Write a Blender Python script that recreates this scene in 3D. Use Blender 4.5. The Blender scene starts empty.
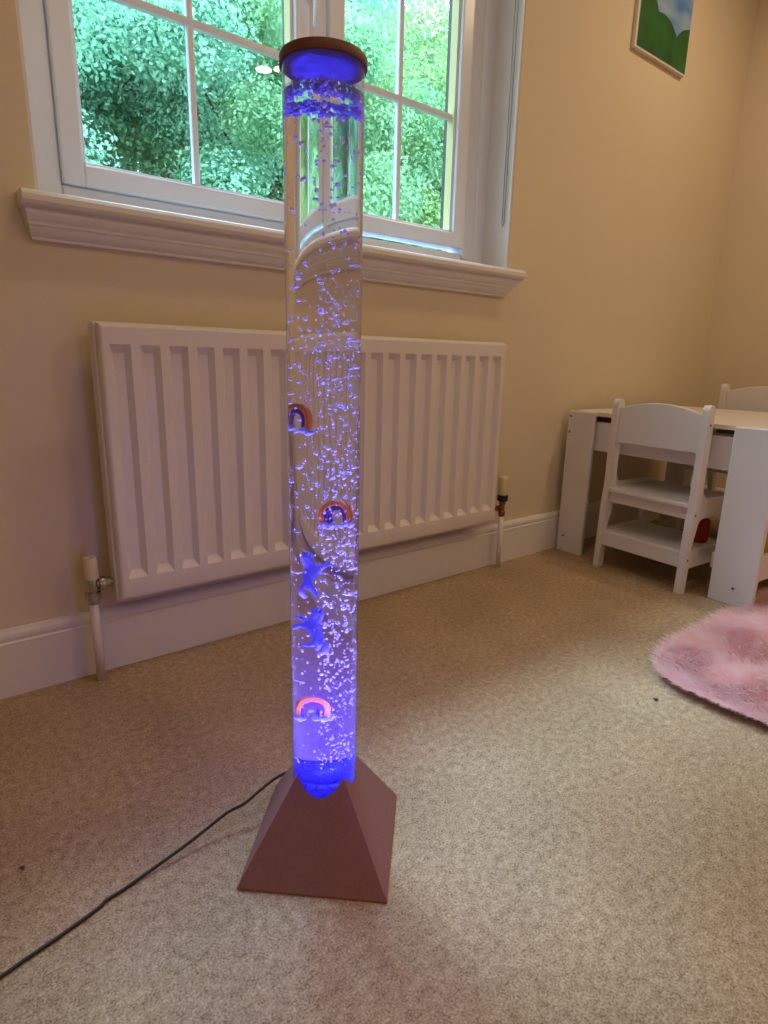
import bpy, bmesh, math, random
import numpy as np
from mathutils import Vector, Matrix
random.seed(7)
rng = np.random.default_rng(11)
C = bpy.context.scene.collection
PI = math.pi

# ------------------------------------------------------------------ helpers
def srgb(r, g, b):
    f = lambda c: (c/255/12.92) if c/255 <= .04045 else ((c/255+.055)/1.055)**2.4
    return (f(r), f(g), f(b), 1)

class NT:
    def __init__(s, name):
        s.m = bpy.data.materials.new(name); s.m.use_nodes = True
        s.t = s.m.node_tree; s.t.nodes.clear()
        s.out = s.t.nodes.new('ShaderNodeOutputMaterial')
    def n(s, typ, **kw):
        nd = s.t.nodes.new(typ)
        for k, v in kw.items():
            if k.startswith('_'): setattr(nd, k[1:], v)
            else: nd.inputs[k.replace('__', ' ')].default_value = v
        return nd
    def l(s, a, b): s.t.links.new(a, b)

def principled(name, col, rough=.5, metal=0., spec=.5, noise=None, bump=None, coords='Object', trans=0.):
    """noise = (scale, colour2, lo, hi); bump = (scale, strength, distance)"""
    k = NT(name)
    p = k.n('ShaderNodeBsdfPrincipled')
    p.inputs['Base Color'].default_value = col
    p.inputs['Roughness'].default_value = rough
    p.inputs['Metallic'].default_value = metal
    p.inputs['Specular IOR Level'].default_value = spec
    p.inputs['Transmission Weight'].default_value = trans
    tc = k.n('ShaderNodeTexCoord')
    if noise:
        nz = k.n('ShaderNodeTexNoise'); nz.inputs['Scale'].default_value = noise[0]; nz.inputs['Detail'].default_value = 4
        k.l(tc.outputs[coords], nz.inputs['Vector'])
        r = k.n('ShaderNodeValToRGB')
        r.color_ramp.elements[0].position = noise[2]; r.color_ramp.elements[1].position = noise[3]
        r.color_ramp.elements[0].color = col; r.color_ramp.elements[1].color = noise[1]
        k.l(nz.outputs['Fac'], r.inputs['Fac']); k.l(r.outputs['Color'], p.inputs['Base Color'])
    if bump:
        nb = k.n('ShaderNodeTexNoise'); nb.inputs['Scale'].default_value = bump[0]; nb.inputs['Detail'].default_value = 3
        k.l(tc.outputs[coords], nb.inputs['Vector'])
        b = k.n('ShaderNodeBump'); b.inputs['Strength'].default_value = bump[1]; b.inputs['Distance'].default_value = bump[2]
        k.l(nb.outputs['Fac'], b.inputs['Height']); k.l(b.outputs['Normal'], p.inputs['Normal'])
    k.l(p.outputs[0], k.out.inputs['Surface'])
    return k.m

class MB:
    """collects shapes, builds ONE mesh object"""
    def __init__(s): s.bm = bmesh.new()
    def box(s, x0, x1, y0, y1, z0, z1, bev=0., seg=2, M=None):
        r = bmesh.ops.create_cube(s.bm, size=1)
        vs = r['verts']
        for v in vs:
            v.co = Vector(((x0+x1)/2+v.co.x*(x1-x0), (y0+y1)/2+v.co.y*(y1-y0), (z0+z1)/2+v.co.z*(z1-z0)))
        if bev:
            es = list({e for v in vs for e in v.link_edges})
            rr = bmesh.ops.bevel(s.bm, geom=es, offset=bev, segments=seg, profile=.5, affect='EDGES')
            vs = list({v for f in rr['faces'] for v in f.verts} | {v for v in vs if v.is_valid})
        if M is not None:
            for v in vs: v.co = M @ v.co
        return s
    def tube(s, pts, r, n=10, caps=True):
        pts = [Vector(p) for p in pts]
        rs = r if isinstance(r, (list, tuple)) else [r]*len(pts)
        rings = []
        up = None
        for i, p in enumerate(pts):
            t = (pts[min(i+1, len(pts)-1)]-pts[max(i-1, 0)]).normalized()
            if up is None:
                up = Vector((0, 0, 1)) if abs(t.z) < .9 else Vector((1, 0, 0))
            a = t.cross(up).normalized(); b = a.cross(t).normalized(); up = b
            rings.append([s.bm.verts.new(p+(a*math.cos(2*PI*j/n)+b*math.sin(2*PI*j/n))*rs[i]) for j in range(n)])
        for q in range(len(rings)-1):
            for j in range(n):
                s.bm.faces.new((rings[q][j], rings[q][(j+1) % n], rings[q+1][(j+1) % n], rings[q+1][j]))
        if caps:
            s.bm.faces.new(rings[0][::-1]); s.bm.faces.new(rings[-1])
        return s
    def lathe(s, prof, n=48, c=(0, 0, 0), M=None, cap=True):
        """prof: (r, z) from bottom to top; closed at the axis by caps when r > 0"""
        c = Vector(c); rings = []
        for r, z in prof:
            ring = [s.bm.verts.new(Vector((r*math.cos(2*PI*j/n), r*math.sin(2*PI*j/n), z))) for j in range(n)]
            rings.append(ring)
        for q in range(len(rings)-1):
            for j in range(n):
                s.bm.faces.new((rings[q][j], rings[q][(j+1) % n], rings[q+1][(j+1) % n], rings[q+1][j]))
        if cap:
            s.bm.faces.new(rings[0][::-1]); s.bm.faces.new(rings[-1])
        for ring in rings:
            for v in ring: v.co = (M @ v.co if M is not None else v.co) + c
        return s
    def prism(s, outline, a0, a1, axis='x', holes=()):
        """2-D outline extruded along axis; outline in the two other axes (ordered)"""
        def P(u, v, w):
            return {'x': (w, u, v), 'y': (u, w, v), 'z': (u, v, w)}[axis]
        loops = [outline]+list(holes)
        vs, es = [], []
        for lp in loops:
            vv = [s.bm.verts.new(P(u, v, a0)) for u, v in lp]; vs += vv
            es += [s.bm.edges.new((vv[i], vv[(i+1) % len(vv)])) for i in range(len(vv))]
        r = bmesh.ops.triangle_fill(s.bm, edges=es, use_beauty=True)
        fs = [g for g in r['geom'] if isinstance(g, bmesh.types.BMFace)]
        e = bmesh.ops.extrude_face_region(s.bm, geom=fs)
        nv = [g for g in e['geom'] if isinstance(g, bmesh.types.BMVert)]
        d = Vector(P(0, 0, a1))-Vector(P(0, 0, a0))
        for v in nv: v.co += d
        return s
    def ball(s, c, r, sub=2, sc=(1, 1, 1), M=None):
        q = bmesh.ops.create_icosphere(s.bm, subdivisions=sub, radius=1)
        for v in q['verts']:
            v.co = Vector((v.co.x*r*sc[0], v.co.y*r*sc[1], v.co.z*r*sc[2]))
            if M is not None: v.co = M @ v.co
            v.co += Vector(c)
        return s
    def build(s, name, mat, parent=None, smooth=False, angle=None):
        bmesh.ops.recalc_face_normals(s.bm, faces=s.bm.faces)
        me = bpy.data.meshes.new(name); s.bm.to_mesh(me); s.bm.free()
        return link(name, me, mat, parent, smooth, angle)

def link(name, me, mat, parent=None, smooth=False, angle=None):
    me.materials.append(mat)
    o = bpy.data.objects.new(name, me); C.objects.link(o)
    if parent is not None: o.parent = parent
    if smooth or angle:
        me.polygons.foreach_set('use_smooth', [True]*len(me.polygons))
        if angle:
            bm = bmesh.new(); bm.from_mesh(me)
            for e in bm.edges:
                if len(e.link_faces) == 2 and e.calc_face_angle(0) > angle: e.smooth = False
            bm.to_mesh(me); bm.free()
    return o

def thing(name, label, cat, loc=(0, 0, 0), rz=0, group=None):
    o = bpy.data.objects.new(name, None); C.objects.link(o)
    o.empty_display_size = .05
    o.location = loc; o.rotation_euler = (0, 0, rz)
    return tag(o, label, cat, group)
def tag(o, label, cat, group=None):
    o['label'] = label; o['category'] = cat
    if group: o['group'] = group
    return o
def struct(o):
    o['kind'] = 'structure'; return o

# ------------------------------------------------------------------ materials
M_wall = principled('cream_wall_paint', srgb(222, 207, 178), .75, spec=.25, noise=(1.2, srgb(216, 201, 172), .3, .8), bump=(180, .12, .001))
M_ceil = principled('white_ceiling_paint', srgb(235, 232, 225), .8)
M_white = principled('white_gloss_paint', srgb(226, 222, 218), .38, bump=(40, .05, .001))
M_upvc = principled('white_upvc', srgb(224, 230, 242), .28, bump=(90, .02, .0005))
M_upvc_dark = principled('dark_rubber_gasket', srgb(30, 32, 32), .5)
M_spacer = principled('pale_yellow_spacer', srgb(205, 205, 150), .5)
M_rad = principled('white_enamel', srgb(226, 218, 210), .32, noise=(3, srgb(222, 212, 202), .4, .8))
M_chrome = principled('chrome', srgb(200, 196, 190), .15, metal=1., noise=(30, srgb(170, 165, 160), .3, .8))
M_copper = principled('aged_copper', srgb(150, 100, 75), .35, metal=.9)
M_cream_plastic = principled('cream_plastic', srgb(222, 208, 165), .45)
M_black = principled('black_plastic', srgb(12, 12, 13), .45)
M_table = principled('white_painted_wood', srgb(228, 226, 226), .42, noise=(6, srgb(222, 219, 218), .3, .8), bump=(60, .04, .001))
M_table_top = principled('white_laminate', srgb(232, 224, 214), .3)
M_screw = principled('grey_screw_steel', srgb(110, 100, 95), .4, metal=.8)
M_cork = principled('mauve_brown_board', srgb(148, 104, 104), .62, noise=(220, srgb(138, 95, 95), .35, .7), bump=(300, .12, .001))
M_lid = principled('brown_lid', srgb(116, 70, 58), .5, noise=(60, srgb(106, 62, 50), .3, .7))
M_lid_in = principled('blue_glow_lid_inside', srgb(84, 76, 190), .5)  # white plastic with the LED's blue glow mixed into its colour
M_orange = principled('orange_plastic', srgb(204, 104, 3), .4)
M_peach = principled('peach_plastic', srgb(250, 190, 60), .4)
M_purple = principled('purple_plastic', srgb(95, 40, 130), .4)
M_cloud = principled('blue_glow_cloud_plastic', srgb(170, 172, 240), .45)  # white clouds, tinted with the blue of the LED light
M_pony = principled('blue_glow_translucent_plastic', srgb(110, 112, 225), .3, trans=.15)  # translucent plastic, LED's blue light put into its colour
M_mane = principled('lilac_plastic', srgb(140, 125, 230), .35)
M_red = principled('dark_red_fabric', srgb(150, 28, 36), .8, bump=(120, .2, .002))
M_yellow = principled('olive_yellow_fabric', srgb(196, 170, 70), .8, bump=(120, .2, .002))
M_green = principled('green_plastic', srgb(70, 120, 70), .5)
M_bark = principled('grey_brown_bark', srgb(88, 76, 62), .9, noise=(9, srgb(60, 52, 44), .3, .7), bump=(20, .5, .02))
M_lawn = principled('lawn_green', srgb(86, 120, 60), .95, noise=(6, srgb(60, 92, 44), .3, .7), bump=(80, .6, .02))
M_brick = principled('outer_render', srgb(190, 180, 165), .9, bump=(60, .3, .003))
M_lint = principled('brown_lint', srgb(82, 58, 40), .9)
M_cable = principled('black_cable_rubber', srgb(14, 13, 13), .5)
M_cord = principled('grey_blind_cord', srgb(140, 145, 140), .7)

def carpet():
    k = NT('beige_carpet')
    tc = k.n('ShaderNodeTexCoord')
    p = k.n('ShaderNodeBsdfPrincipled', Roughness=.95)
    p.inputs['Specular IOR Level'].default_value = .1
    n1 = k.n('ShaderNodeTexNoise', Scale=330., Detail=5., Roughness=.75); k.l(tc.outputs['Object'], n1.inputs['Vector'])
    n4 = k.n('ShaderNodeTexNoise', Scale=75., Detail=3., Roughness=.6); k.l(tc.outputs['Object'], n4.inputs['Vector'])
    n2 = k.n('ShaderNodeTexNoise', Scale=4., Detail=4.); k.l(tc.outputs['Object'], n2.inputs['Vector'])
    ad = k.n('ShaderNodeMath', _operation='MULTIPLY_ADD'); ad.inputs[1].default_value = .35; k.l(n4.outputs['Fac'], ad.inputs[0]); k.l(n1.outputs['Fac'], ad.inputs[2])
    r1 = k.n('ShaderNodeValToRGB'); e = r1.color_ramp.elements
    e[0].position = .50; e[0].color = srgb(120, 94, 62); e[1].position = .86; e[1].color = srgb(218, 193, 157)
    k.l(ad.outputs[0], r1.inputs['Fac'])
    r2 = k.n('ShaderNodeValToRGB'); e = r2.color_ramp.elements
    e[0].position = .35; e[0].color = (.88, .88, .88, 1); e[1].position = .65; e[1].color = (1.04, 1.04, 1.04, 1)
    k.l(n2.outputs['Fac'], r2.inputs['Fac'])
    mx = k.n('ShaderNodeMixRGB', _blend_type='MULTIPLY', Fac=1.); k.l(r1.outputs[0], mx.inputs[1]); k.l(r2.outputs[0], mx.inputs[2])
    k.l(mx.outputs[0], p.inputs['Base Color'])
    b = k.n('ShaderNodeBump', Strength=.5, Distance=.003); k.l(ad.outputs[0], b.inputs['Height']); k.l(b.outputs[0], p.inputs['Normal'])
    k.l(p.outputs[0], k.out.inputs['Surface'])
    return k.m
M_carpet = carpet()

def thin_glass(name, tint, ior=1.45, scale=1., rough=.0):
    k = NT(name)
    # Schlick reflectance, the same from either side of the sheet
    geo = k.n('ShaderNodeNewGeometry')
    dot = k.n('ShaderNodeVectorMath', _operation='DOT_PRODUCT'); k.l(geo.outputs['Normal'], dot.inputs[0]); k.l(geo.outputs['Incoming'], dot.inputs[1])
    ab = k.n('ShaderNodeMath', _operation='ABSOLUTE'); k.l(dot.outputs['Value'], ab.inputs[0])
    om = k.n('ShaderNodeMath', _operation='SUBTRACT'); om.inputs[0].default_value = 1; k.l(ab.outputs[0], om.inputs[1])
    pw = k.n('ShaderNodeMath', _operation='POWER'); pw.inputs[1].default_value = 5; k.l(om.outputs[0], pw.inputs[0])
    f0 = ((ior-1)/(ior+1))**2
    mu = k.n('ShaderNodeMath', _operation='MULTIPLY_ADD'); mu.inputs[1].default_value = (1-f0)*scale; mu.inputs[2].default_value = f0*scale
    mu.use_clamp = True
    k.l(pw.outputs[0], mu.inputs[0])
    t = k.n('ShaderNodeBsdfTransparent', Color=tint)
    g = k.n('ShaderNodeBsdfGlossy', Roughness=rough)
    m = k.n('ShaderNodeMixShader'); k.l(mu.outputs[0], m.inputs[0]); k.l(t.outputs[0], m.inputs[1]); k.l(g.outputs[0], m.inputs[2])
    k.l(m.outputs[0], k.out.inputs['Surface'])
    return k.m
M_pane = thin_glass('window_glass', (.93, .98, .96, 1), 1.45, 1.)
M_tube = thin_glass('clear_acrylic', (.985, .985, .99, 1), 1.3, .8, .02)

def water_mat():
    # clear water: refracting round its sides; the foam-broken top surface lets light straight through
    k = NT('bubbling_water')
    g = k.n('ShaderNodeBsdfGlass', IOR=1.33, Roughness=.045)
    t = k.n('ShaderNodeBsdfTransparent')
    geo = k.n('ShaderNodeNewGeometry'); sp = k.n('ShaderNodeSeparateXYZ'); k.l(geo.outputs['True Normal'], sp.inputs[0])
    ab = k.n('ShaderNodeMath', _operation='ABSOLUTE'); k.l(sp.outputs['Z'], ab.inputs[0])
    gt = k.n('ShaderNodeMath', _operation='GREATER_THAN'); gt.inputs[1].default_value = .7; k.l(ab.outputs[0], gt.inputs[0])
    m = k.n('ShaderNodeMixShader'); k.l(gt.outputs[0], m.inputs[0]); k.l(g.outputs[0], m.inputs[1]); k.l(t.outputs[0], m.inputs[2])
    k.l(m.outputs[0], k.out.inputs['Surface'])
    # fine suspended bubbles: thick low down, thinning out as they rise
    v = k.n('ShaderNodeVolumeScatter'); v.inputs['Color'].default_value = (.10, .05, 1, 1)  # blue of the glow is set in the scatter colour
    tc = k.n('ShaderNodeTexCoord'); sz_ = k.n('ShaderNodeSeparateXYZ'); k.l(tc.outputs['Object'], sz_.inputs[0])
    mr = k.n('ShaderNodeMapRange'); mr.interpolation_type = 'SMOOTHSTEP'
    for q, val in enumerate((.12, .42, .22, .07)): mr.inputs[q+1].default_value = val
    k.l(sz_.outputs['Z'], mr.inputs[0]); k.l(mr.outputs[0], v.inputs['Density'])
    k.l(v.outputs[0], k.out.inputs['Volume'])
    return k.m
M_water = water_mat()

def bubble_mat(name, dif, gl, col=(.85, .85, .9, 1)):
    k = NT(name)
    d = k.n('ShaderNodeBsdfDiffuse', Color=col)
    g = k.n('ShaderNodeBsdfGlossy', Roughness=.08, Color=(1, 1, 1, 1))
    t = k.n('ShaderNodeBsdfTransparent', Color=(.95, .95, 1, 1))
    m1 = k.n('ShaderNodeMixShader', Fac=gl/(gl+dif)); k.l(d.outputs[0], m1.inputs[1]); k.l(g.outputs[0], m1.inputs[2])
    m2 = k.n('ShaderNodeMixShader', Fac=gl+dif); k.l(t.outputs[0], m2.inputs[1]); k.l(m1.outputs[0], m2.inputs[2])
    k.l(m2.outputs[0], k.out.inputs['Surface'])
    return k.m
M_bubble = bubble_mat('air_bubble', .55, .3)
M_foam = bubble_mat('blue_glow_foam', .72, .15, (.36, .32, .95, 1))  # foam colour carries the LED's blue glow

M_film = thin_glass('bubble_film', (.9, .9, 1, 1), 1.8, 1., .1)

def led_mat():
    k = NT('lit_blue_diffuser')
    e = k.n('ShaderNodeEmission', Color=(.004, .004, 1, 1), Strength=1.1)
    tc = k.n('ShaderNodeTexCoord'); nz = k.n('ShaderNodeTexNoise', Scale=160., Detail=2.); k.l(tc.outputs['Object'], nz.inputs['Vector'])
    mr = k.n('ShaderNodeMapRange'); mr.inputs[1].default_value = .35; mr.inputs[2].default_value = .7; mr.inputs[3].default_value = .5; mr.inputs[4].default_value = 1.5
    k.l(nz.outputs['Fac'], mr.inputs[0]); k.l(mr.outputs[0], e.inputs['Strength'])
    g = k.n('ShaderNodeBsdfGlossy', Roughness=.2); m = k.n('ShaderNodeAddShader')
    mm = k.n('ShaderNodeMixShader', Fac=.06); k.l(e.outputs[0], mm.inputs[1]); k.l(g.outputs[0], mm.inputs[2])
    k.l(mm.outputs[0], k.out.inputs['Surface'])
    return k.m
M_led = led_mat()

def leaf_mat(name, c1, c2):
    k = NT(name)
    tc = k.n('ShaderNodeTexCoord')
    nz = k.n('ShaderNodeTexNoise', Scale=1.6, Detail=6., Roughness=.7); k.l(tc.outputs['Object'], nz.inputs['Vector'])
    r = k.n('ShaderNodeValToRGB'); e = r.color_ramp.elements
    e[0].position = .35; e[0].color = c1; e[1].position = .65; e[1].color = c2
    k.l(nz.outputs['Fac'], r.inputs['Fac'])
    d = k.n('ShaderNodeBsdfPrincipled', Roughness=.55); d.inputs['Specular IOR Level'].default_value = .3
    k.l(r.outputs[0], d.inputs['Base Color'])
    t = k.n('ShaderNodeBsdfTranslucent'); k.l(r.outputs[0], t.inputs['Color'])
    m = k.n('ShaderNodeMixShader', Fac=.35); k.l(d.outputs[0], m.inputs[1]); k.l(t.outputs[0], m.inputs[2])
    k.l(m.outputs[0], k.out.inputs['Surface'])
    return k.m
M_leafA = leaf_mat('mid_green_leaf', srgb(100, 165, 125), srgb(195, 232, 190))
M_leafB = leaf_mat('light_green_leaf', srgb(118, 166, 108), srgb(200, 228, 166))
M_leafC = leaf_mat('blue_green_leaf', srgb(96, 170, 140), srgb(196, 238, 218))

def fur_mat():
    k = NT('pink_faux_fur')
    p = k.n('ShaderNodeBsdfPrincipled', Roughness=.7); p.inputs['Specular IOR Level'].default_value = .25
    p.inputs['Sheen Weight'].default_value = .3
    tc = k.n('ShaderNodeTexCoord'); nz = k.n('ShaderNodeTexNoise', Scale=30., Detail=5.); k.l(tc.outputs['Object'], nz.inputs['Vector'])
    r = k.n('ShaderNodeValToRGB'); e = r.color_ramp.elements
    e[0].position = .3; e[0].color = srgb(252, 208, 208); e[1].position = .7; e[1].color = srgb(255, 234, 236)
    k.l(nz.outputs['Fac'], r.inputs['Fac']); k.l(r.outputs[0], p.inputs['Base Color'])
    t = k.n('ShaderNodeBsdfTranslucent'); k.l(r.outputs[0], t.inputs['Color'])
    m = k.n('ShaderNodeMixShader', Fac=.4); k.l(p.outputs[0], m.inputs[1]); k.l(t.outputs[0], m.inputs[2])
    k.l(m.outputs[0], k.out.inputs['Surface'])
    return k.m
M_fur = fur_mat()
M_rugback = principled('pink_rug_backing', srgb(240, 190, 190), .8)
M_rugunder = principled('dark_rug_underside', srgb(50, 38, 36), .9)

def sky_paint():
    k = NT('painted_sky')
    tc = k.n('ShaderNodeTexCoord'); mp = k.n('ShaderNodeMapping'); mp.inputs['Scale'].default_value = (3, 3, 7); k.l(tc.outputs['Object'], mp.inputs[0])
    nz = k.n('ShaderNodeTexNoise', Scale=2.2, Detail=5.); k.l(mp.outputs[0], nz.inputs['Vector'])
    r = k.n('ShaderNodeValToRGB'); e = r.color_ramp.elements
    e[0].position = .35; e[0].color = srgb(62, 118, 190); e[1].position = .68; e[1].color = srgb(150, 180, 205)
    k.l(nz.outputs['Fac'], r.inputs['Fac'])
    p = k.n('ShaderNodeBsdfPrincipled', Roughness=.5); k.l(r.outputs[0], p.inputs['Base Color']); k.l(p.outputs[0], k.out.inputs['Surface'])
    return k.m
M_sky = sky_paint()
M_hill = principled('painted_green', srgb(30, 104, 36), .45, noise=(14, srgb(20, 78, 28), .35, .65))
M_canvas = principled('pale_canvas', srgb(226, 218, 200), .8)

# ------------------------------------------------------------------ room shell
XL, XR, YF, ZC = -2.0, 2.72, -3.4, 2.4
JX0, JX1, SZ, WT = -.155, 1.225, 1.022, 2.3        # window opening
m = MB().box(XL-.2, XR+.2, YF-.2, .2, -.12, 0)
struct(m.build('floor', M_carpet))
m = MB().box(XL-.2, XR+.2, YF-.2, .2, ZC, ZC+.12)
struct(m.build('ceiling', M_ceil))
m = MB()
m.box(XL, JX0, 0, .2, 0, ZC); m.box(JX1, XR, 0, .2, 0, ZC); m.box(JX0, JX1, 0, .2, 0, SZ-.035); m.box(JX0, JX1, 0, .2, WT, ZC)
struct(m.build('wall_back', M_wall))
struct(MB().box(XR, XR+.2, YF, .3, 0, ZC).build('wall_right', M_wall))
struct(MB().box(XL-.2, XL, YF, .3, 0, ZC).build('wall_left', M_wall))
struct(MB().box(XL-.2, XR+.2, YF-.2, YF, 0, ZC).build('wall_front', M_wall))
# white painted lining of the window reveal
m = MB(); m.box(JX1-.006, JX1, .002, .12, SZ, WT); m.box(JX0, JX0+.006, .002, .12, SZ, WT); m.box(JX0, JX1, .002, .12, WT-.006, WT)
struct(m.build('trim_1', M_white))
# skirting: plain board, groove and rounded moulding on top
prof = [(0, 0), (-.02, 0), (-.02, .118), (-.0205, .122), (-.0165, .125), (-.0175, .128), (-.0185, .134), (-.0175, .141), (-.013, .147), (-.006, .15), (0, .15)]
struct(MB().prism(prof, XL, XR, 'x').build('baseboard_back', M_white))
struct(MB().prism([(XR+u, v) for u, v in prof], YF, -.02, 'y').build('baseboard_right', M_white))

# ------------------------------------------------------------------ window
win = bpy.data.objects.new('window_1', None); C.objects.link(win); struct(win)
yF = .11                                            # room-side plane of the frame
m = MB()
m.box(JX0, -.083, yF, yF+.07, SZ, WT, .004); m.box(1.113, JX1, yF, yF+.07, SZ, WT, .004)
m.box(-.083, 1.113, yF, yF+.07, SZ, 1.075, .004); m.box(-.083, 1.113, yF, yF+.07, WT-.06, WT, .004)
m.box(.527, .587, yF+.004, yF+.07, 1.075, WT-.06, .003)
m.box(1.113, 1.128, yF-.008, yF+.004, 1.06, WT-.05, .004);
m.box(1.165, 1.178, yF-.006, yF+.004, SZ, WT, .004)
m.build('window_frame', M_upvc, win)
def sash(x0, x1, z0, z1, st, bx, zs):
    m = MB(); a, b = yF-.012, yF+.05
    m.box(x0, x0+st, a, b, z0, z1, .005); m.box(x1-st, x1, a, b, z0, z1, .005)
    m.box(x0+st-.002, x1-st+.002, a, b, z0, z0+.045, .005); m.box(x0+st-.002, x1-st+.002, a, b, z1-.045, z1, .005)
    # glazing bead, a sloping inner lip
    i0, i1, k0, k1 = x0+st, x1-st, z0+.045, z1-.045
    for q in ((i0, i0+.007, k0, k1), (i1-.007, i1, k0, k1), (i0, i1, k0, k0+.007), (i0, i1, k1-.007, k1)):
        m.box(q[0], q[1], a+.012, b-.018, q[2], q[3], .002)
    s = m.build('sash', M_upvc, win)
    m = MB()
    m.box(bx-.008, bx+.008, yF+.012, yF+.03, k0, k1, .004)
    for z in zs: m.box(i0, i1, yF+.0125, yF+.0295, z-.009, z+.009, .004)
    m.build('glazing_bars', M_upvc, s)
    MB().box(i0-.002, i1+.002, yF+.031, yF+.035, k0-.002, k1+.002).build('pane', M_pane, s)
    m = MB()
    m.box(i1-.003, i1+.001, yF+.036, b, k0, k1); m.box(i0-.001, i0+.003, yF+.036, b, k0, k1)
    m.build('gasket', M_upvc_dark, s)
    m = MB(); m.box(i1-.0085, i1-.0066, yF+.001, yF+.0305, k0+.006, k1-.006)
    m.build('glazing_bead', M_spacer, s)
    return s
ls = sash(-.083, .53, 1.075, WT-.06, .045, .222, (1.468, 1.818))
rs = sash(.585, 1.113, 1.088, WT-.06, .05, .848, (1.468, 1.818))
m = MB()
m.box(.512, .534, yF-.026, yF-.012, 1.60, 1.70, .004); m.box(.516, .53, yF-.05, yF-.026, 1.645, 1.665, .003)
m.tube([(.523, yF-.05, 1.66), (.523, yF-.052, 1.60), (.523, yF-.045, 1.535), (.523, yF-.04, 1.53)], [.009, .008, .007, .004], 10)
m.build('window_handle', M_upvc, win, angle=.6)
# sill board with rounded nosing and a moulding below it, ends returned
sz = SZ
nose = [(-.0, sz), (-.044, sz), (-.053, sz-.003), (-.058, sz-.010), (-.058, sz-.020), (-.053, sz-.027), (-.044, sz-.030), (-.0, sz-.030)]
mould = [(0, sz-.030), (-.040, sz-.030), (-.041, sz-.038), (-.037, sz-.047), (-.031, sz-.053), (-.030, sz-.058), (-.027, sz-.060), (-.024, sz-.066), (-.019, sz-.073), (-.012, sz-.078), (-.011, sz-.083), (0, sz-.083)]
m = MB()
m.prism(nose, -.188, 1.25, 'x')
m.box(JX0, JX1, -.001, yF+.02, sz-.03, sz)
# moulding with ends that taper inwards as they go down
bm = m.bm
la, lb = [], []
for (u, v) in mould:
    t = (sz-.03-v)/.053
    la.append(bm.verts.new((-.184+.012*t, u, v))); lb.append(bm.verts.new((1.243-.04*t, u, v)))
n = len(mould)
for i in range(n): bm.faces.new((la[i], la[(i+1) % n], lb[(i+1) % n], lb[i]))
bm.faces.new(la); bm.faces.new(lb[::-1])
m.build('window_sill', M_white, win, angle=.5)

# blind cord loop hanging in the right of the reveal
tag(MB().tube([(1.210, .016, WT-.02), (1.212, .018, 1.5), (1.214, .02, 1.17), (1.2145, .025, 1.163), (1.215, .03, 1.17), (1.213, .03, 1.5), (1.211, .03, WT-.02)], .0014, 6)
    .build('blind_cord', M_cord, smooth=True), 'thin grey loop of blind cord hanging at the right edge of the window', 'cord')

# ------------------------------------------------------------------ radiator
rad = thing('radiator', 'white ribbed panel radiator mounted on the wall under the window sill', 'radiator', (0, 0, 0))
RX0, RX1, RZ0, RZ1, RY = -.087, 1.146, .19, .79, -.09
def radiator_panel():
    bm = bmesh.new()
    pitch, c0 = .0604, -.0465
    N = 20
    zt, zb, zi = .746, .240, .018
    xs = [RX0+.008]
    for k in range(N):
        c = c0+k*pitch
        xs += [c-.021, c-.010, c+.010, c+.021]
    xs.append(RX1-.008)
    zs = [RZ0+.012, zb, zb+zi, zt-zi, zt, RZ1-.010]
    def depth(i, j):
        # channel floor where both the column and the row are inner
        if 1 <= i <= 4*N and (i-1) % 4 in (1, 2) and j in (2, 3): return RY+.016
        return RY
    V = [[bm.verts.new((xs[i], depth(i, j), zs[j])) for j in range(len(zs))] for i in range(len(xs))]
    for i in range(len(xs)-1):
        for j in range(len(zs)-1):
            q = [V[i][j], V[i+1][j], V[i+1][j+1], V[i][j+1]]
            chan_col = (i-1) % 4 if i >= 1 else 3
            if 1 <= i < 4*N+1 and chan_col in (0, 2) and j in (1, 3):
                # corner of a channel: split toward the deep vertex
                deep = [v for v in q if v.co.y > RY+.001]
                if deep:
                    a = q.index(deep[0]); q = q[a:]+q[:a]
                    bm.faces.new((q[0], q[1], q[2])); bm.faces.new((q[0], q[2], q[3])); continue
            bm.faces.new(q)
    # rolled edge and sides
    bnd = [e for e in bm.edges if e.is_boundary]
    for off, dy in ((.004, .002), (.004, .007), (0, .006)):
        r = bmesh.ops.extrude_edge_only(bm, edges=bnd)
        nv = [g for g in r['geom'] if isinstance(g, bmesh.types.BMVert)]
        for v in nv:
            v.co.y += dy
            cx, cz = (RX0+RX1)/2, (RZ0+RZ1)/2
            if abs(v.co.x-cx) > (RX1-RX0)/2-.009: v.co.x += math.copysign(off, v.co.x-cx)
            if abs(v.co.z-cz) > (RZ1-RZ0)/2-.013: v.co.z += math.copysign(off if v.co.z > cz else off*1.5, v.co.z-cz)
        bnd = [g for g in r['geom'] if isinstance(g, bmesh.types.BMEdge) and g.is_boundary]
    bmesh.ops.contextual_create(bm, geom=bnd)
    bmesh.ops.recalc_face_normals(bm, faces=bm.faces)
    me = bpy.data.meshes.new('front_panel'); bm.to_mesh(me); bm.free()
    return me
o = link('front_panel', radiator_panel(), M_rad, rad, angle=.35)
m = MB()
m.box(RX0-.006, RX1+.003, RY+.0165, -.034, RZ0-.005, RZ1, .005, 3)
m.build('side_casing', M_rad, rad)
for x in (.08, .98):
    MB().box(x, x+.03, -.036, -.001, .25, .70, .002).build('wall_bracket', M_rad, rad)
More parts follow.
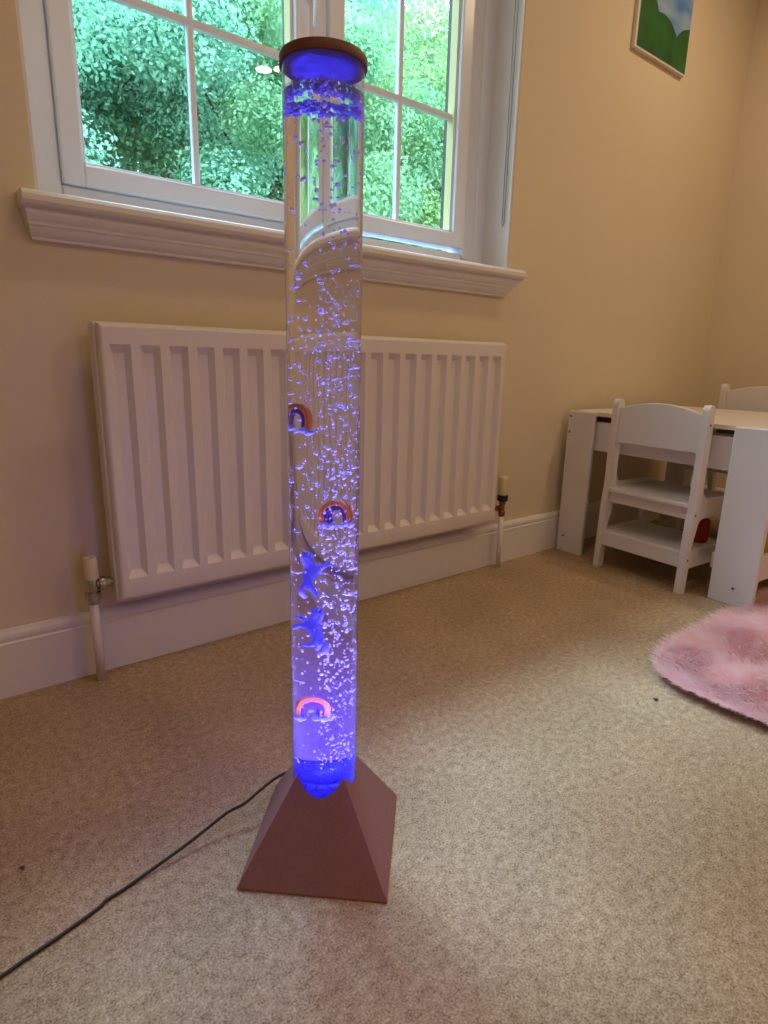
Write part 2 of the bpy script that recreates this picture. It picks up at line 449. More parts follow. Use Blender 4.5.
# lockshield valve (left) with its pipe
v = MB().lathe([(.0125, .188), (.0125, .198), (.0165, .199), (.0165, .214), (.0115, .216), (.0125, .222), (.0125, .246), (.012, .25), (.012, .252)], 20, (-.137, -.055, 0)).build('lockshield_valve', M_chrome, rad, angle=.5)
m = MB(); m.lathe([(.0145, .246), (.015, .248), (.0138, .290), (.0125, .294), (.007, .294), (.006, .288)], 20, (-.137, -.055, 0))
m.build('valve_cap', M_cream_plastic, v, angle=.5)
m = MB()
Mx = Matrix.Rotation(PI/2, 4, 'Y')
m.lathe([(.009, 0), (.009, .012), (.0155, .014), (.0165, .020), (.0155, .027), (.011, .029), (.012, .037), (.008, .039), (.007, .056)], 16, (-.137, -.055, .231), Mx)
m.build('connector', M_chrome, v, angle=.5)
MB().tube([(-.137, -.055, -.005), (-.137, -.055, .195)], .0098, 16).build('pipe', M_rad, rad, smooth=True)
# thermostatic valve (right)
v = MB().lathe([(.0095, .195), (.012, .2), (.012, .214), (.009, .216), (.009, .236), (.012, .24), (.012, .25), (.01, .252)], 20, (1.218, -.055, 0)).build('thermostatic_valve', M_copper, rad, angle=.5)
MB().lathe([(.007, 0), (.007, .01), (.011, .012), (.011, .024), (.0065, .025), (.0065, .07)], 16, (1.218, -.055, .226), Matrix.Rotation(-PI/2, 4, 'Y')).build('connector', M_copper, v, angle=.5)
MB().lathe([(.014, .250), (.019, .253), (.019, .272), (.016, .274)], 24, (1.218, -.055, 0)).build('black_collar', M_black, v, angle=.5)
m = MB(); m.lathe([(.0165, .273), (.0175, .275), (.0175, .332), (.0155, .337)], 24, (1.218, -.055, 0))
for k in range(16):
    a = 2*PI*k/16; m.box(-.0012, .0012, .0165, .0188, .288, .332, M=Matrix.Translation((1.218, -.055, 0)) @ Matrix.Rotation(a, 4, 'Z'))
m.build('thermostat_head', M_cream_plastic, v, angle=.5)
MB().tube([(1.218, -.055, -.005), (1.218, -.055, .2)], .0085, 16).build('pipe', M_rad, rad, smooth=True)

# ------------------------------------------------------------------ painting on the wall
pic = thing('canvas_painting', 'painted canvas of green bushes under a blue sky on the wall', 'painting', (1.797, 0, 1.827))
PW, PH = .364, .46
MB().box(0, PW, -.016, 0, 0, PH, .0015).build('canvas', M_canvas, pic)
MB().box(.010, PW-.002, -.0166, -.0158, .006, PH-.008).build('painted_sky', M_sky, pic)
m = MB()
def mound(x0, x1, h, yb):
    pts = [(x0, .008)]
    for i in range(25):
        a = PI*(1-i/24); pts.append(((x0+x1)/2+(x1-x0)/2*math.cos(a), .008+.02+h*math.sin(a)**.8))
    pts.append((x1, .008))
    m.prism([(max(.012, min(PW-.004, u)), w) for u, w in pts], yb, yb+.0006, 'y')
mound(-.03, .15, .165, -.0176); mound(.045, .29, .120, -.0172); mound(.25, .54, .130, -.0174)
m.build('painted_bushes', M_hill, pic)

# ------------------------------------------------------------------ bubble lamp
LX, LY, LR = .0156, -.7637, -.7503
HB, HH, TR = .1055, .200, .0471
lamp = thing('bubble_lamp', 'tall clear bubble tube lamp glowing blue on a brown pyramid base', 'lamp', (LX, LY, 0), 0)
bm = bmesh.new()
a = [bm.verts.new(Matrix.Rotation(LR, 3, 'Z') @ Vector((sx*HB, sy*HB, 0))) for sx, sy in ((-1, -1), (1, -1), (1, 1), (-1, 1))]
a2 = [bm.verts.new(v.co+Vector((0, 0, .004))) for v in a]
ap = bm.verts.new((0, 0, HH+.004))
for i in range(4):
    bm.faces.new((a[i], a[(i+1) % 4], a2[(i+1) % 4], a2[i])); bm.faces.new((a2[i], a2[(i+1) % 4], ap))
bm.faces.new(a[::-1])
bmesh.ops.recalc_face_normals(bm, faces=bm.faces)
me = bpy.data.meshes.new('pyramid_base'); bm.to_mesh(me); bm.free()
base = link('pyramid_base', me, M_cork, lamp)
cut = MB().lathe([(TR+.0004, .06), (TR+.0004, .5)], 96, (0, 0, 0)).build('cutter', M_cork, lamp)
md = base.modifiers.new('hole', 'BOOLEAN'); md.operation = 'DIFFERENCE'; md.object = cut; md.solver = 'EXACT'
dg = bpy.context.evaluated_depsgraph_get(); dg.update()
nm = bpy.data.meshes.new_from_object(base.evaluated_get(dg))
base.modifiers.clear(); base.data = nm; nm.name = 'pyramid_base'
bpy.data.objects.remove(cut)
TW = .0004
ZW = 1.018
m = MB()
m.lathe([(TR, .062), (TR, 1.0446), (TR-TW, 1.0446), (TR-TW, .062), (TR, .062)], 96, cap=False)
bmesh.ops.remove_doubles(m.bm, verts=m.bm.verts, dist=1e-5)
m.build('clear_tube', M_tube, lamp, angle=.7)
m = MB(); m.lathe([(TR-TW-.0001, .102), (TR-TW-.0001, ZW)], 96)
m.build('water', M_water, lamp, angle=.7)
# lit diffuser cup: curved top, ribbed wall
m = MB(); m.lathe([(TR-.001, .064), (TR-.001, .128), (TR-.006, .132), (TR-.012, .1295), (.02, .1265), (.006, .1255)], 64)
m.build('lit_diffuser', M_led, lamp, angle=.6)
# lid
cap = MB().lathe([(.0480, 1.0462), (.0496, 1.0462), (.0500, 1.0472), (.0500, 1.0548), (.0492, 1.0562), (.01, 1.057)], 96).build('lid', M_lid, lamp, angle=.6)
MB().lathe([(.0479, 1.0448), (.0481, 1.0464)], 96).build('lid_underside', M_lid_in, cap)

def bubbles():
    m = MB()
    R = TR-TW-.002
    n = 0
    while n < 1500:
        z = .145+(ZW-.17)*random.random()**1.05
        up = (z-.135)/.87
        # plume leaning to one side at the bottom, spreading as it rises
        ang = random.gauss(0, 1)
        rr = R*math.sqrt(random.random())
        x, y = rr*math.cos(ang*9), rr*math.sin(ang*9)
        side = x*.79-y*.61                                   # to the right as seen in the photo
        keep = 1 if side > -.006 else (.10+.45*up)
        if up > .78: keep *= .55
        if up < .3 and side < -.004: keep *= .5
        if random.random() > keep: continue
        r = random.choice((.0007, .0008, .0009, .0011, .0013, .0014, .0018))*(1+.5*up)
        s = random.uniform(.78, 1.0)
        m.ball((x, y, z), r, 2 if r > .0016 else 1, (s, s, 1/s))
        if random.random() < .25:
            m.ball((x+random.uniform(-.003, .003), y+random.uniform(-.003, .003), z+random.uniform(-.002, .002)), r*.8, 1)
        n += 1
    # streams clinging to the wall
    for k in range(90):
        a = random.uniform(0, 2*PI); z = random.uniform(.2, ZW-.02)
        m.ball((R*1.04*math.cos(a), R*1.04*math.sin(a), z), random.uniform(.0008, .0016), 1, (1, 1, 1.2))
    return m
o = bubbles().build('air_bubbles', M_bubble, lamp, smooth=True); o['kind'] = 'stuff'
m = MB(); R = TR-TW
for k in range(1300):
    a = random.uniform(0, 2*PI)
    rr = R*(1-abs(random.gauss(0, .13)))
    r = random.uniform(.0008, .0021)
    m.ball((min(rr, R-r)*math.cos(a), min(rr, R-r)*math.sin(a), ZW+random.uniform(-.013, .001)), r, 1)
o = m.build('foam_ring', M_foam, lamp, smooth=True); o['kind'] = 'stuff'
m = MB()
for k in range(24):
    a = 2*PI*k/24+random.uniform(-.09, .09); r = random.uniform(.0028, .0058)
    m.ball(((R-r-.0003)*math.cos(a), (R-r-.0003)*math.sin(a), ZW+.002+random.uniform(0, .003)), r, 3, (1, 1, .9))
o = m.build('surface_bubbles', M_film, lamp, smooth=True); o['kind'] = 'stuff'

# cable
pts = [(.055, -.66, .03), (.03, -.642, .040), (-.002, -.645, .046), (-.037, -.652, .042), (-.067, -.658, .036), (-.085, -.655, .032), (-.099, -.653, .028), (-.13, -.656, .020), (-.159, -.660, .014), (-.19, -.664, .009), (-.221, -.668, .005), (-.26, -.676, .003),
       (-.283, -.680, .003), (-.297, -.687, .003), (-.344, -.700, .003), (-.38, -.708, .003), (-.412, -.716, .003), (-.50, -.735, .003), (-.62, -.74, .003), (-.80, -.70, .003)]
cu = [Vector(p) for p in pts]
fine = []
for i in range(len(cu)-1):
    p0, p1, p2, p3 = cu[max(i-1, 0)], cu[i], cu[i+1], cu[min(i+2, len(cu)-1)]
    for t in (0, .25, .5, .75):
        fine.append(.5*((2*p1)+(p2-p0)*t+(2*p0-5*p1+4*p2-p3)*t*t+(3*p1-p0-3*p2+p3)*t**3))
fine.append(cu[-1])
o = MB().tube([(p.x-LX, p.y-LY, p.z) for p in fine], .0025, 8).build('power_cable', M_cable, lamp, smooth=True)

# ------------------------------------------------------------------ floats in the tube
VIEW = Vector((-.4103-LX, -1.4294-LY, 0)).normalized()       # from the lamp towards the viewer
RIGHT = Vector((-VIEW.y, VIEW.x, 0))
def at(side, near, z): 
    p = RIGHT*side+VIEW*near; return (LX+p.x, LY+p.y, z)
face0 = math.atan2(VIEW.x, -VIEW.y)                          # turns local -Y to the viewer
def arch(m, r0, r1, w, a0=0., a1=PI, n=28):
    bm = m.bm; R = []; h = .0075
    prof = ((r0, -w), (r1, -w*.8), (r1+.0004, 0), (r1, w*.8), (r0, w))
    R.append([bm.verts.new((r, y, -h)) for r, y in prof])
    for i in range(n+1):
        a = a0+(a1-a0)*i/n; c, s = math.cos(a), math.sin(a)
        R.append([bm.verts.new((r*c, y, r*s)) for r, y in prof])
    R.append([bm.verts.new((-r, y, -h)) for r, y in prof])
    for i in range(len(R)-1):
        for j in range(5): bm.faces.new((R[i][j], R[i+1][j], R[i+1][(j+1) % 5], R[i][(j+1) % 5]))
    bm.faces.new(R[0][::-1]); bm.faces.new(R[-1])
    return m
def rainbow(loc, yaw, tilt, s, label):
    t = thing('rainbow_float', label, 'float', loc, face0+yaw, 'rainbow floats in the bubble tube')
    t.rotation_euler = (0, tilt, face0+yaw); t.scale = (s, s, s)
    arch(MB(), .0127, .0165, .0028).build('outer_band', M_orange, t, angle=.6)
    arch(MB(), .0118, .0127, .0027).build('middle_band', M_peach, t, angle=.6)
    arch(MB(), .0070, .0118, .0026).build('inner_band', M_purple, t, angle=.6)
    for sx in (-1, 1):
        m = MB()
        for dx, dz, r in ((0, 0, .0046), (-.0054, -.0010, .0036), (.0054, -.0008, .0038), (.002, -.0024, .0038), (-.003, .0016, .003)):
            m.ball((sx*.0118+dx, 0, -.009+dz), r, 3, (1, .95, .8))
        m.build('cloud', M_cloud, t, smooth=True)
    return t
rainbow(at(-.0260, .002, .651), -.95, .10, 1.22, 'topmost orange rainbow float with white clouds, at the left side of the tube')
rainbow(at(.0135, .003, .525), -.55, -.14, 1.26, 'middle rainbow float, tilted, against the right side of the bubble tube')
rainbow(at(-.0150, .003, .236), .35, .12, 1.30, 'lowest rainbow float, just above the glowing blue bottom of the tube')

def pony(loc, yaw, tilt, s, label):
    t = thing('pony_float', label, 'float', loc, 0, 'pony floats in the bubble tube')
    t.rotation_euler = (0, tilt, face0+yaw); t.scale = (s, s, s)
    V = [(-.009, 0, 0), (0, 0, -.0008), (.008, 0, .001), (.0125, 0, .008), (.0145, 0, .0135), (.0215, 0, .0115),   # hip..chest, neck, head, muzzle
         (-.0115, .0036, -.009), (-.0075, .0046, -.0175), (-.0125, -.0036, -.009), (-.0165, -.0046, -.0165),
         (.0100, .0036, -.009), (.0080, .0046, -.0175), (.0135, -.0036, -.006), (.0195, -.0046, -.0105),
         (.0130, .0022, .0185), (.0130, -.0022, .0185)]
    E = [(0, 1), (1, 2), (2, 3), (3, 4), (4, 5), (0, 6), (6, 7), (0, 8), (8, 9), (2, 10), (10, 11), (2, 12), (12, 13), (4, 14), (4, 15)]
    Rr = [.0050, .0045, .0048, .0034, .0042, .0024, .0024, .0021, .0024, .0021, .0023, .0021, .0023, .0021, .0010, .0010]
    me = bpy.data.meshes.new('body'); me.from_pydata(V, E, [])
    o = bpy.data.objects.new('tmp', me); C.objects.link(o)
    md = o.modifiers.new('skin', 'SKIN')
    sk = me.skin_vertices[0].data
    for i, r in enumerate(Rr): sk[i].radius = (r, r)
    sk[1].use_root = True
    sb = o.modifiers.new('sub', 'SUBSURF'); sb.levels = 2; sb.render_levels = 2
    dg = bpy.context.evaluated_depsgraph_get(); dg.update()
    nm = bpy.data.meshes.new_from_object(o.evaluated_get(dg)); bpy.data.objects.remove(o); nm.name = 'body'
    nm.materials.clear()
    link('body', nm, M_pony, t, smooth=True)
    m = MB()
    for i in range(7):
        k = i/6; m.ball((.0128-.007*k, 0, .0185-.014*k), .0028-.0008*abs(k-.5), 2, (1.1, .7, 1.1))
    m.build('mane', M_mane, t, smooth=True)
    MB().tube([(-.0105, 0, .002), (-.0165, 0, .003), (-.0205, 0, -.001), (-.0215, 0, -.007), (-.0195, 0, -.011)], [.0014, .0024, .0030, .0026, .0006], 10).build('tail', M_mane, t, smooth=True)
    MB().tube([(.0165, 0, .0165), (.0195, 0, .0245)], [.0013, .0003], 8).build('horn', M_mane, t, smooth=True)
    return t
pony(at(-.0160, .004, .442), .75, -1.0, 1.35, 'upper pony-shaped float lit blue, at the left of the bubble tube')
pony(at(-.0090, .004, .360), 2.3, -.95, 1.4, 'lower pony-shaped float lit blue, just below the other pony')

# ------------------------------------------------------------------ children's table
TA = math.radians(3.0)
tab = thing('activity_table', "white wooden children's table with board legs standing against the wall", 'table', (1.598, -.03, 0), -TA)
# local: x to the right (depth), y towards the viewer is negative
TWd, TLn, TH = .76, .752, .557
m = MB()
m.prism([(.010, -.05), (.045, -.012), (TWd-.045, -.012), (TWd-.010, -.05), (TWd-.010, -TLn+.045), (TWd-.045, -TLn+.008), (.045, -TLn+.008), (.006, -TLn+.05)], TH-.014, TH, 'z')
m.build('table_top', M_table_top, tab)
def leg(x0, x1, y0, y1, top):
    m = MB(); m.box(x0, x1, y0, y1, -.002, top, .004)
    o = m.build('leg', M_table, tab)
    return o
def screw(par, x, y, z, sx=-1):
    m = MB(); m.lathe([(.0045, 0), (.0045, .0012), (.003, .0018)], 12, (x, y, z), Matrix.Rotation(sx*PI/2, 4, 'Y')); return m.build('screw', M_screw, par, angle=.6)
l1 = leg(0, .018, -.118, 0, TH-.001); l2 = leg(0, .018, -TLn, -TLn+.136, TH-.001)
l3 = leg(TWd-.018, TWd, -.118, 0, TH-.001); l4 = leg(TWd-.018, TWd, -TLn, -TLn+.128, TH-.001)
for z, y in ((.535, -.012), (.475, -.012), (.062, -.03)): screw(l1, 0, y, z)
screw(l2, 0, -TLn+.062, .055)
m = MB(); m.box(.022, .036, -TLn+.10, -.09, .415, TH-.036, .002)
m.build('apron', M_table, tab)
m = MB(); m.box(TWd-.036, TWd-.022, -TLn+.10, -.09, .415, TH-.014, .002); m.build('apron', M_table, tab)
m = MB(); m.box(.02, TWd-.02, -.036, -.022, .415, TH-.014, .002); m.build('apron', M_table, tab)
m = MB(); m.box(.02, TWd-.02, -TLn+.012, -TLn+.026, .415, TH-.014, .002); m.build('apron', M_table, tab)
m = MB(); m.prism([(.024, -TLn+.12), (.024, -TLn+.20), (.06, -TLn+.12)], TH-.028, TH-.0145, 'z'); m.build('corner_bracket', M_black, tab)
m = MB(); m.box(.024, .05, -.20, -.10, TH-.034, TH-.0145); m.build('slot_shade_strip', M_black, tab)  # black strip in the open slot, standing in for its shade
# low storage shelf along the near side
m = MB(); m.box(.016, TWd-.016, -TLn+.030, -TLn+.150, .098, .112, .002); m.build('shelf', M_table, tab)
m = MB(); m.box(.016, TWd-.016, -TLn+.014, -TLn+.030, .080, .165, .003); m.build('shelf_rail', M_table, tab)
m = MB(); m.box(.016, TWd-.016, -TLn+.142, -TLn+.150, .098, .150, .003); m.build('shelf_rail', M_table, tab)
def tl(x, y, z):
    c, s = math.cos(-TA), math.sin(-TA); return (1.598+c*x-s*y, -.03+s*x+c*y, z)
# a pot on the chair's lower shelf and a bucket on the table's shelf
o = MB()
o.lathe([(.035, 0), (.044, .004), (.047, .03), (.047, .085), (.044, .105), (.036, .115), (.034, .112), (.04, .10), (.040, .012)], 32)
o = o.build('fabric_pot', M_red, angle=.7); o.location = (1.705, -.528, .1402); o.scale = (.72, .72, .72)
tag(o, "dark red rounded fabric pot on the child's chair's lower shelf", 'pot')
t = thing('toy_bucket', 'olive yellow toy bucket with a red handle on the low shelf of the table', 'toy', tl(.165, -TLn+.086, .112))
t.scale = (1.22, 1.22, 1.35)
MB().lathe([(.030, 0), (.034, .003), (.043, .10), (.0445, .104), (.042, .104), (.033, .006)], 32).build('bucket_body', M_yellow, t, angle=.6)
MB().tube([(.042*math.cos(a), 0, .095+.055*math.sin(a)) for a in [PI*i/14 for i in range(15)]], .0022, 8).build('handle', M_red, t, smooth=True)

# ------------------------------------------------------------------ chairs
def fil(cx, cz, r, a0, a1, n=8):
    return [(cx+r*math.cos(math.radians(a0+(a1-a0)*i/n)), cz+r*math.sin(math.radians(a0+(a1-a0)*i/n))) for i in range(n+1)]
def make_chair(name, label, loc, rz):
    t = thing(name, label, 'chair', loc, rz, 'white chairs at the small table')
    # outline of one side board (x forward, z up)
    out = [(-.013, -.002), (.015, -.002)]
    out += [(.018, .085), (.246, .085), (.262, -.002), (.292, -.002)]
    out += fil(.262, .286, .028, 0, 90)
    out += fil(.078, .356, .042, 270, 180)
    out += [(.036, .58)] + fil(.018, .596, .018, 0, 180, 12)
    out += [(0, .31), (-.006, .25)]
    hole = [(.014, .145)] + [(.240, .145)] + fil(.212, .222, .026, 0, 90) + fil(.06, .222, .026, 90, 180)
    for sy in (-1, 1):
        y = sy*.1595
        m = MB(); m.prism(out, y-.0115, y+.0115, 'y', holes=[hole]); s = m.build('side_frame', M_table, t)
        bv = s.modifiers.new('soft', 'BEVEL'); bv.width = .003; bv.segments = 2; bv.limit_method = 'ANGLE'
        for x, z in ((.018, .553), (.012, .265), (.004, .115)):
            MB().lathe([(.0042, 0), (.0042, .0011), (.003, .0016)], 12, (x, sy*.171, z), Matrix.Rotation(-sy*PI/2, 4, 'X')).build('screw', M_screw, s, angle=.6)
    arc = [(-.148, .462), (.148, .462)] + [(.148-.296*i/20, .583+.026*(1-(2*i/20-1)**2)) for i in range(21)]
    m = MB(); m.prism(arc, .010, .022, 'x'); b = m.build('backrest', M_table, t)
    bv = b.modifiers.new('soft', 'BEVEL'); bv.width = .003; bv.segments = 2; bv.limit_method = 'ANGLE'
    MB().box(-.010, .284, -.148, .148, .288, .302, .003).build('seat', M_table, t)
    MB().box(.008, .022, -.148, .148, .247, .288, .002).build('seat_rail', M_table, t)
    MB().box(-.009, .005, -.148, .148, .087, .143, .003).build('shelf_rail', M_table, t)
    MB().box(-.010, .255, -.148, .148, .128, .140, .002).build('shelf', M_table, t)
    return t
CA = math.radians(4)
def chair_at(name, label, x, y, a): return make_chair(name, label, (x, y, 0), a)
chair_at('storage_chair', "white child's chair with its back to the camera, pushed into the table", 1.540, -.411, -CA)
c2 = chair_at('storage_chair', "white child's chair behind the far edge of the table, only its top showing", 2.475, -.385, PI-CA*.6)
c2.scale = (1, 1, 1.075)

# ------------------------------------------------------------------ rug
rug = thing('shaggy_rug', 'pink shaggy fur rug on the carpet in front of the white table', 'rug', (.922, -.785, 0), 0)
RW, RL = 1.4, 1.15                                   # extends to the right and towards the camera
def rug_outline(ins=0., rad=.10):
    pts = []
    pts += [(rad+ins*.3-rad*math.sin(a), -ins-rad+rad*math.cos(a)) for a in [PI/2*i/8 for i in range(8, -1, -1)]]
    pts = [(max(ins, u), v) for u, v in pts]
    pts += [(RW-ins, -ins), (RW-ins, -RL+ins), (ins, -RL+ins)]
    return pts
MB().prism(rug_outline(.004), .0005, .006, 'z').build('underside', M_rugunder, rug)
MB().prism(rug_outline(0), .006, .012, 'z').build('backing', M_rugback, rug)
def fur():
    N = 120000
    # denser in the part of the rug that lies nearest the table and lamp
    u = rng.random(N); v = rng.random(N)
    x = RW*u**1.5; y = -RL*v**1.4
    # rounded corner
    ok = ~((x < .1) & (y > -.1) & ((x-.1)**2+(y+.1)**2 > .01))
    x, y = x[ok], y[ok]; N = len(x)
    # locks: neighbouring strands lean the same way
    ph = 6.0*np.sin(x*23+1.3*np.sin(y*31))+5.0*np.cos(y*27+x*9)
    ang = ph*.16+rng.normal(0, .75, N)+2.4
    edge = np.minimum(x, -y)
    L = rng.uniform(.026, .042, N)
    lean = rng.uniform(.6, 1.1, N)
    dx, dy = np.cos(ang)*lean, np.sin(ang)*lean
    out = np.exp(-edge/.03)
    dx = np.where(x < -y, dx-1.0*out, dx); dy = np.where(x >= -y, dy+1.0*out, dy)
    # the left edge shows its backing: strands there stand up more
    nx, ny = -dy, dx; nl = np.sqrt(nx*nx+ny*ny)+1e-6; nx, ny = nx/nl, ny/nl
    w = rng.uniform(.0007, .0013, N)
    V = np.zeros((N, 7, 3)); z0 = .010
    for i, (t, wf) in enumerate(((0, 1), (.4, .9), (.75, .6))):
        px, py = x+dx*L*(t**1.4)*.75, y+dy*L*(t**1.4)*.75
        pz = z0+L*(t-.42*t*t)*.8
        V[:, 2*i, 0] = px-nx*w*wf; V[:, 2*i, 1] = py-ny*w*wf; V[:, 2*i, 2] = pz
        V[:, 2*i+1, 0] = px+nx*w*wf; V[:, 2*i+1, 1] = py+ny*w*wf; V[:, 2*i+1, 2] = pz
    V[:, 6, 0] = x+dx*L*.8; V[:, 6, 1] = y+dy*L*.8; V[:, 6, 2] = z0+L*.5
    b = (np.arange(N)*7)[:, None]
    F = np.concatenate([b+np.array([0, 1, 3]), b+np.array([0, 3, 2]), b+np.array([2, 3, 5]), b+np.array([2, 5, 4]), b+np.array([4, 5, 6])])
    me = bpy.data.meshes.new('fur'); tri_mesh(me, V.reshape(-1, 3), F)
    return me
def tri_mesh(me, V, F):
    me.vertices.add(len(V)); me.vertices.foreach_set('co', V.astype(np.float32).ravel())
    me.loops.add(F.size); me.loops.foreach_set('vertex_index', F.astype(np.int32).ravel())
    me.polygons.add(len(F)); me.polygons.foreach_set('loop_start', np.arange(0, F.size, 3, dtype=np.int32))
    me.update(calc_edges=True); me.validate()
o = link('fur', fur(), M_fur, rug, smooth=True); o['kind'] = 'stuff'

# ------------------------------------------------------------------ specks on the carpet
for (x, y, r, lab) in ((-.366, -.55, .0032, 'small dark speck of lint on the carpet, left of the lamp cable'),
                       (.829, -.865, .0045, 'small dark speck of lint on the carpet beside the pink rug'),
                       (.401, -.539, .003, 'tiny brown speck of lint on the carpet in the shade right of the lamp')):
    m = MB()
    for k in range(4): m.ball((random.uniform(-r, r)*.7, random.uniform(-r, r)*.7, r*.35), r*random.uniform(.5, .8), 2, (1, 1, .5))
    o = m.build('lint_speck', M_lint, smooth=True); o.location = (x, y, .0005); tag(o, lab, 'lint')

# ------------------------------------------------------------------ garden
struct(MB().box(-30, 40, .2, 40, -.5, -.4).build('ground', M_lawn))
def foliage_mesh(name, n, rx, rz, leaf, seed):
    g = np.random.default_rng(seed)
    # clumps on an ellipsoid, leaves gathered on the clumps
    K = 70
    d = g.normal(size=(K, 3)); d /= np.linalg.norm(d, axis=1)[:, None]
    cc = d*np.array([rx, rx, rz])*g.uniform(.55, .95, (K, 1)); cr = g.uniform(.28, .55, K)*rx*.62
    k = g.integers(0, K, n)
    e = g.normal(size=(n, 3)); e /= np.linalg.norm(e, axis=1)[:, None]
    P = cc[k]+e*(cr[k]*g.uniform(.45, 1.05, n))[:, None]*np.array([1, 1, .75])
    nr = e*.5+np.array([0, 0, .5])+g.normal(0, .45, (n, 3)); nr /= np.linalg.norm(nr, axis=1)[:, None]
    a = np.cross(nr, g.normal(size=(n, 3))); a /= np.linalg.norm(a, axis=1)[:, None]
    b = np.cross(nr, a)
    L = (leaf*g.uniform(.7, 1.3, n))[:, None]
    V = np.zeros((n, 6, 3))
    V[:, 0] = P; V[:, 1] = P+a*L*.35+b*L*.30+nr*L*.08; V[:, 2] = P+a*L*.75+b*L*.2+nr*L*.05
    V[:, 3] = P+a*L-nr*L*.08; V[:, 4] = P+a*L*.75-b*L*.2+nr*L*.05; V[:, 5] = P+a*L*.35-b*L*.30+nr*L*.08
    i = (np.arange(n)*6)[:, None]
    F = np.concatenate([i+np.array(q) for q in ([0, 3, 1], [1, 3, 2], [0, 5, 3], [5, 4, 3])])
    me = bpy.data.meshes.new(name); tri_mesh(me, V.reshape(-1, 3), F)
    return me
def trunk_mesh(h, r, seed):
    g = random.Random(seed); m = MB()
    m.tube([(0, 0, 0), (.05, .02, h*.4), (-.03, .06, h*.75), (.02, 0, h)], [r, r*.8, r*.55, r*.25], 10)
    for k in range(7):
        a = g.uniform(0, 2*PI); z = h*g.uniform(.35, .85); q = g.uniform(.8, 1.3)
        m.tube([(0, 0, z), (.5*q*math.cos(a), .5*q*math.sin(a), z+.4*q), (1.2*q*math.cos(a), 1.2*q*math.sin(a), z+1.0*q)], [r*.4, r*.25, r*.06], 6)
    return m
protos = []
for i, mt in enumerate((M_leafA, M_leafB, M_leafC)):
    protos.append((foliage_mesh('foliage', 150000, 1.9, 2.6, .046, 20+i), mt))
tm = trunk_mesh(3.2, .11, 5)
bmesh.ops.recalc_face_normals(tm.bm, faces=tm.bm.faces)
trunk_me = bpy.data.meshes.new('trunk'); tm.bm.to_mesh(trunk_me); tm.bm.free(); trunk_me.materials.append(M_bark)
for me, mt in protos: me.materials.append(mt)
def tree(x, y, s, kind, rz, label, name='tree', zc=3.1, hs=1.):
    t = thing(name, label, 'tree', (x, y, -.4), rz, 'trees outside the window'); t.scale = (s, s, s*hs)
    o = bpy.data.objects.new('foliage', protos[kind][0]); C.objects.link(o); o.parent = t; o.location = (0, 0, zc)
    o2 = bpy.data.objects.new('trunk', trunk_me); C.objects.link(o2); o2.parent = t
    return t
tree(1.3, 5.6, 1.0, 2, .3, 'blue-green leafy tree seen through the left half of the left casement')
tree(3.6, 6.0, 1.05, 0, 1.9, 'mid-green leafy tree seen through the right half of the left casement')
tree(6.3, 6.2, 1.1, 1, 4.1, 'yellow-green leafy tree seen through the right casement window')
tree(-1.6, 6.2, 1.0, 0, 2.7, 'mid-green tree hidden mostly by the wall left of the window')
tree(9.2, 6.4, 1.15, 0, 5.2, 'mid-green tree beyond the right edge of the right casement')
tree(2.6, 9.0, 1.5, 0, .9, 'tall tree behind the front row, between the left casement trees')
tree(6.6, 9.6, 1.55, 2, 3.3, 'tall blue-green tree behind the yellow-green one')
tree(10.9, 9.8, 1.5, 1, 1.2, 'tall light-green tree far right behind the garden trees')
tree(.5, 13.5, 1.6, 2, 5.0, 'blue-green tree far behind the left casement trees')
tree(5.2, 14.0, 1.7, 0, 4.4, 'mid-green tree far behind the middle of the garden')
tree(-1.8, 9.2, 1.5, 2, 2.2, 'tall blue-green tree far left behind the garden trees')
def bush(x, y, s, kind, rz, label):
    t = thing('bush', label, 'bush', (x, y, -.4), rz, 'bushes outside the window')
    o = bpy.data.objects.new('foliage', protos[kind][0]); C.objects.link(o); o.parent = t; o.location = (0, 0, 1.1); o.scale = (s, s, s*.42)
    return t
bush(1.2, 4.2, .62, 2, 1.1, 'blue-green bush low in the left casement')
bush(.1, 5.2, .7, 0, 2.6, 'mid-green bush at the lower left corner of the left casement')
bush(3.3, 4.6, .66, 1, 2.1, 'light-green bush low in the middle of the window, behind the lamp tube')
bush(5.4, 4.8, .66, 0, 3.4, 'mid-green bush low in the right casement')

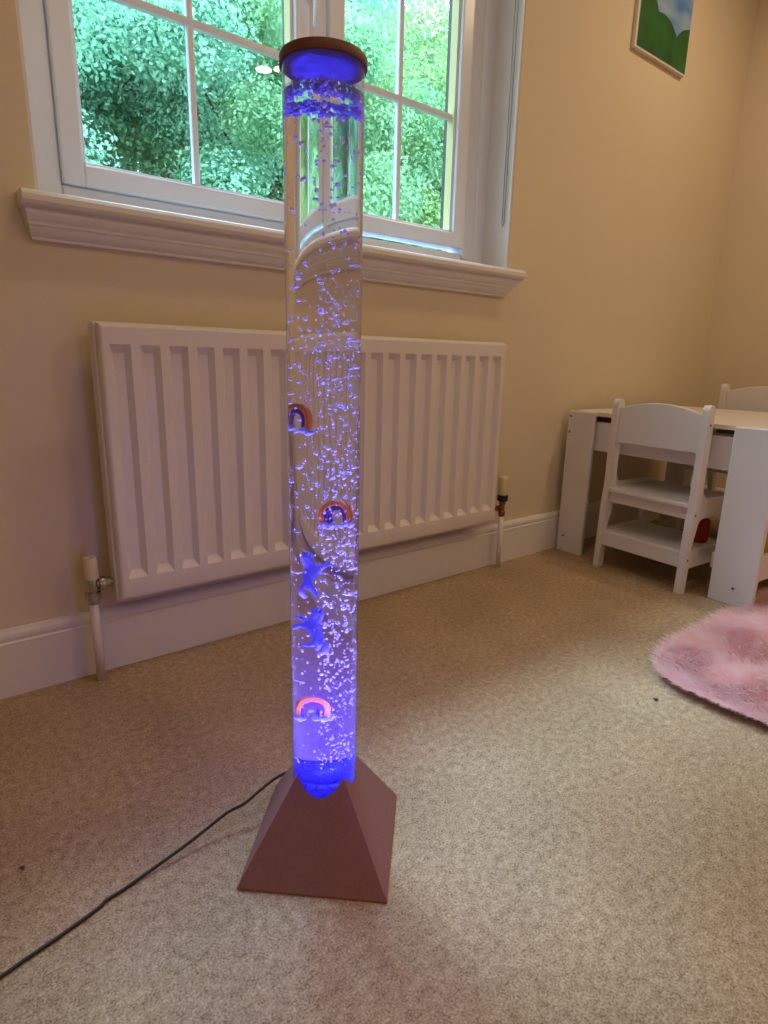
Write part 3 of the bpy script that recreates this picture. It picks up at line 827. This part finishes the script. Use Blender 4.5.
# ------------------------------------------------------------------ light
def lamp_obj(name, typ, loc, energy, col, **kw):
    d = bpy.data.lights.new(name, typ); d.energy = energy; d.color = col
    for k, v in kw.items(): setattr(d, k, v)
    o = bpy.data.objects.new(name, d); C.objects.link(o); o.location = loc
    return o
WARM = (1.0, .74, .50)
def downlight(name, x, y, e): return lamp_obj(name, 'AREA', (x, y, 2.385), e, WARM, shape='DISK', size=.09)
downlight('downlight_near_corner', 2.0, -.68, 5.6)
downlight('downlight_near_window', .30, -.62, 3.2)
downlight('downlight_middle', 1.54, -1.99, 4.)
downlight('downlight_middle', 1.62, -1.92, 4.)
downlight('fill_light_left', -.7, -2.1, 4.0)  # added fill lamp on the left, not a known fitting
downlight('fill_light_behind', .5, -2.6, 6.0)  # added behind the camera as frontal fill
# the blue light of the lamp: under the diffuser, shining up the water
o = lamp_obj('tube_led', 'AREA', (LX, LY, .1335), 8.0, (.17, .145, 1.), shape='DISK', size=.078, spread=math.radians(62))
o.rotation_euler = (PI, 0, 0)
w = bpy.data.worlds.new('overcast_sky'); bpy.context.scene.world = w; w.use_nodes = True
bg = w.node_tree.nodes['Background']; bg.inputs[0].default_value = (.64, .84, 1.0, 1); bg.inputs[1].default_value = 5.5
# the bright band of cloud cover above the garden, wide from side to side
for az in (-28, 0, 28):
    el = math.atan(math.tan(math.radians(58.5))*math.cos(math.radians(az)))
    o = lamp_obj('bright_cloud_band', 'SUN', (0, 8, 12), 3.0, (.46, .67, 1.0), angle=math.radians(13))
    o.rotation_euler = (-(PI/2-el), 0, math.radians(az))

# ------------------------------------------------------------------ camera
cd = bpy.data.cameras.new('camera'); cam = bpy.data.objects.new('camera', cd); C.objects.link(cam)
cam.location = (-.4103, -1.4294, .7274); cam.rotation_mode = 'XYZ'; cam.rotation_euler = (1.3233, -.0228, -.6655)
cd.sensor_fit = 'VERTICAL'; cd.sensor_height = 24; cd.lens = 601.9988/1024*24; cd.clip_start = .02; cd.clip_end = 200
S = bpy.context.scene
S.camera = cam
S.view_settings.view_transform = 'Standard'; S.view_settings.look = 'None'; S.view_settings.gamma = 1
S.view_settings.use_curve_mapping = False; S.view_settings.exposure = .08
S.cycles.use_denoising = True
S.cycles.max_bounces = 12; S.cycles.transmission_bounces = 12; S.cycles.transparent_max_bounces = 24
S.cycles.sample_clamp_indirect = 4
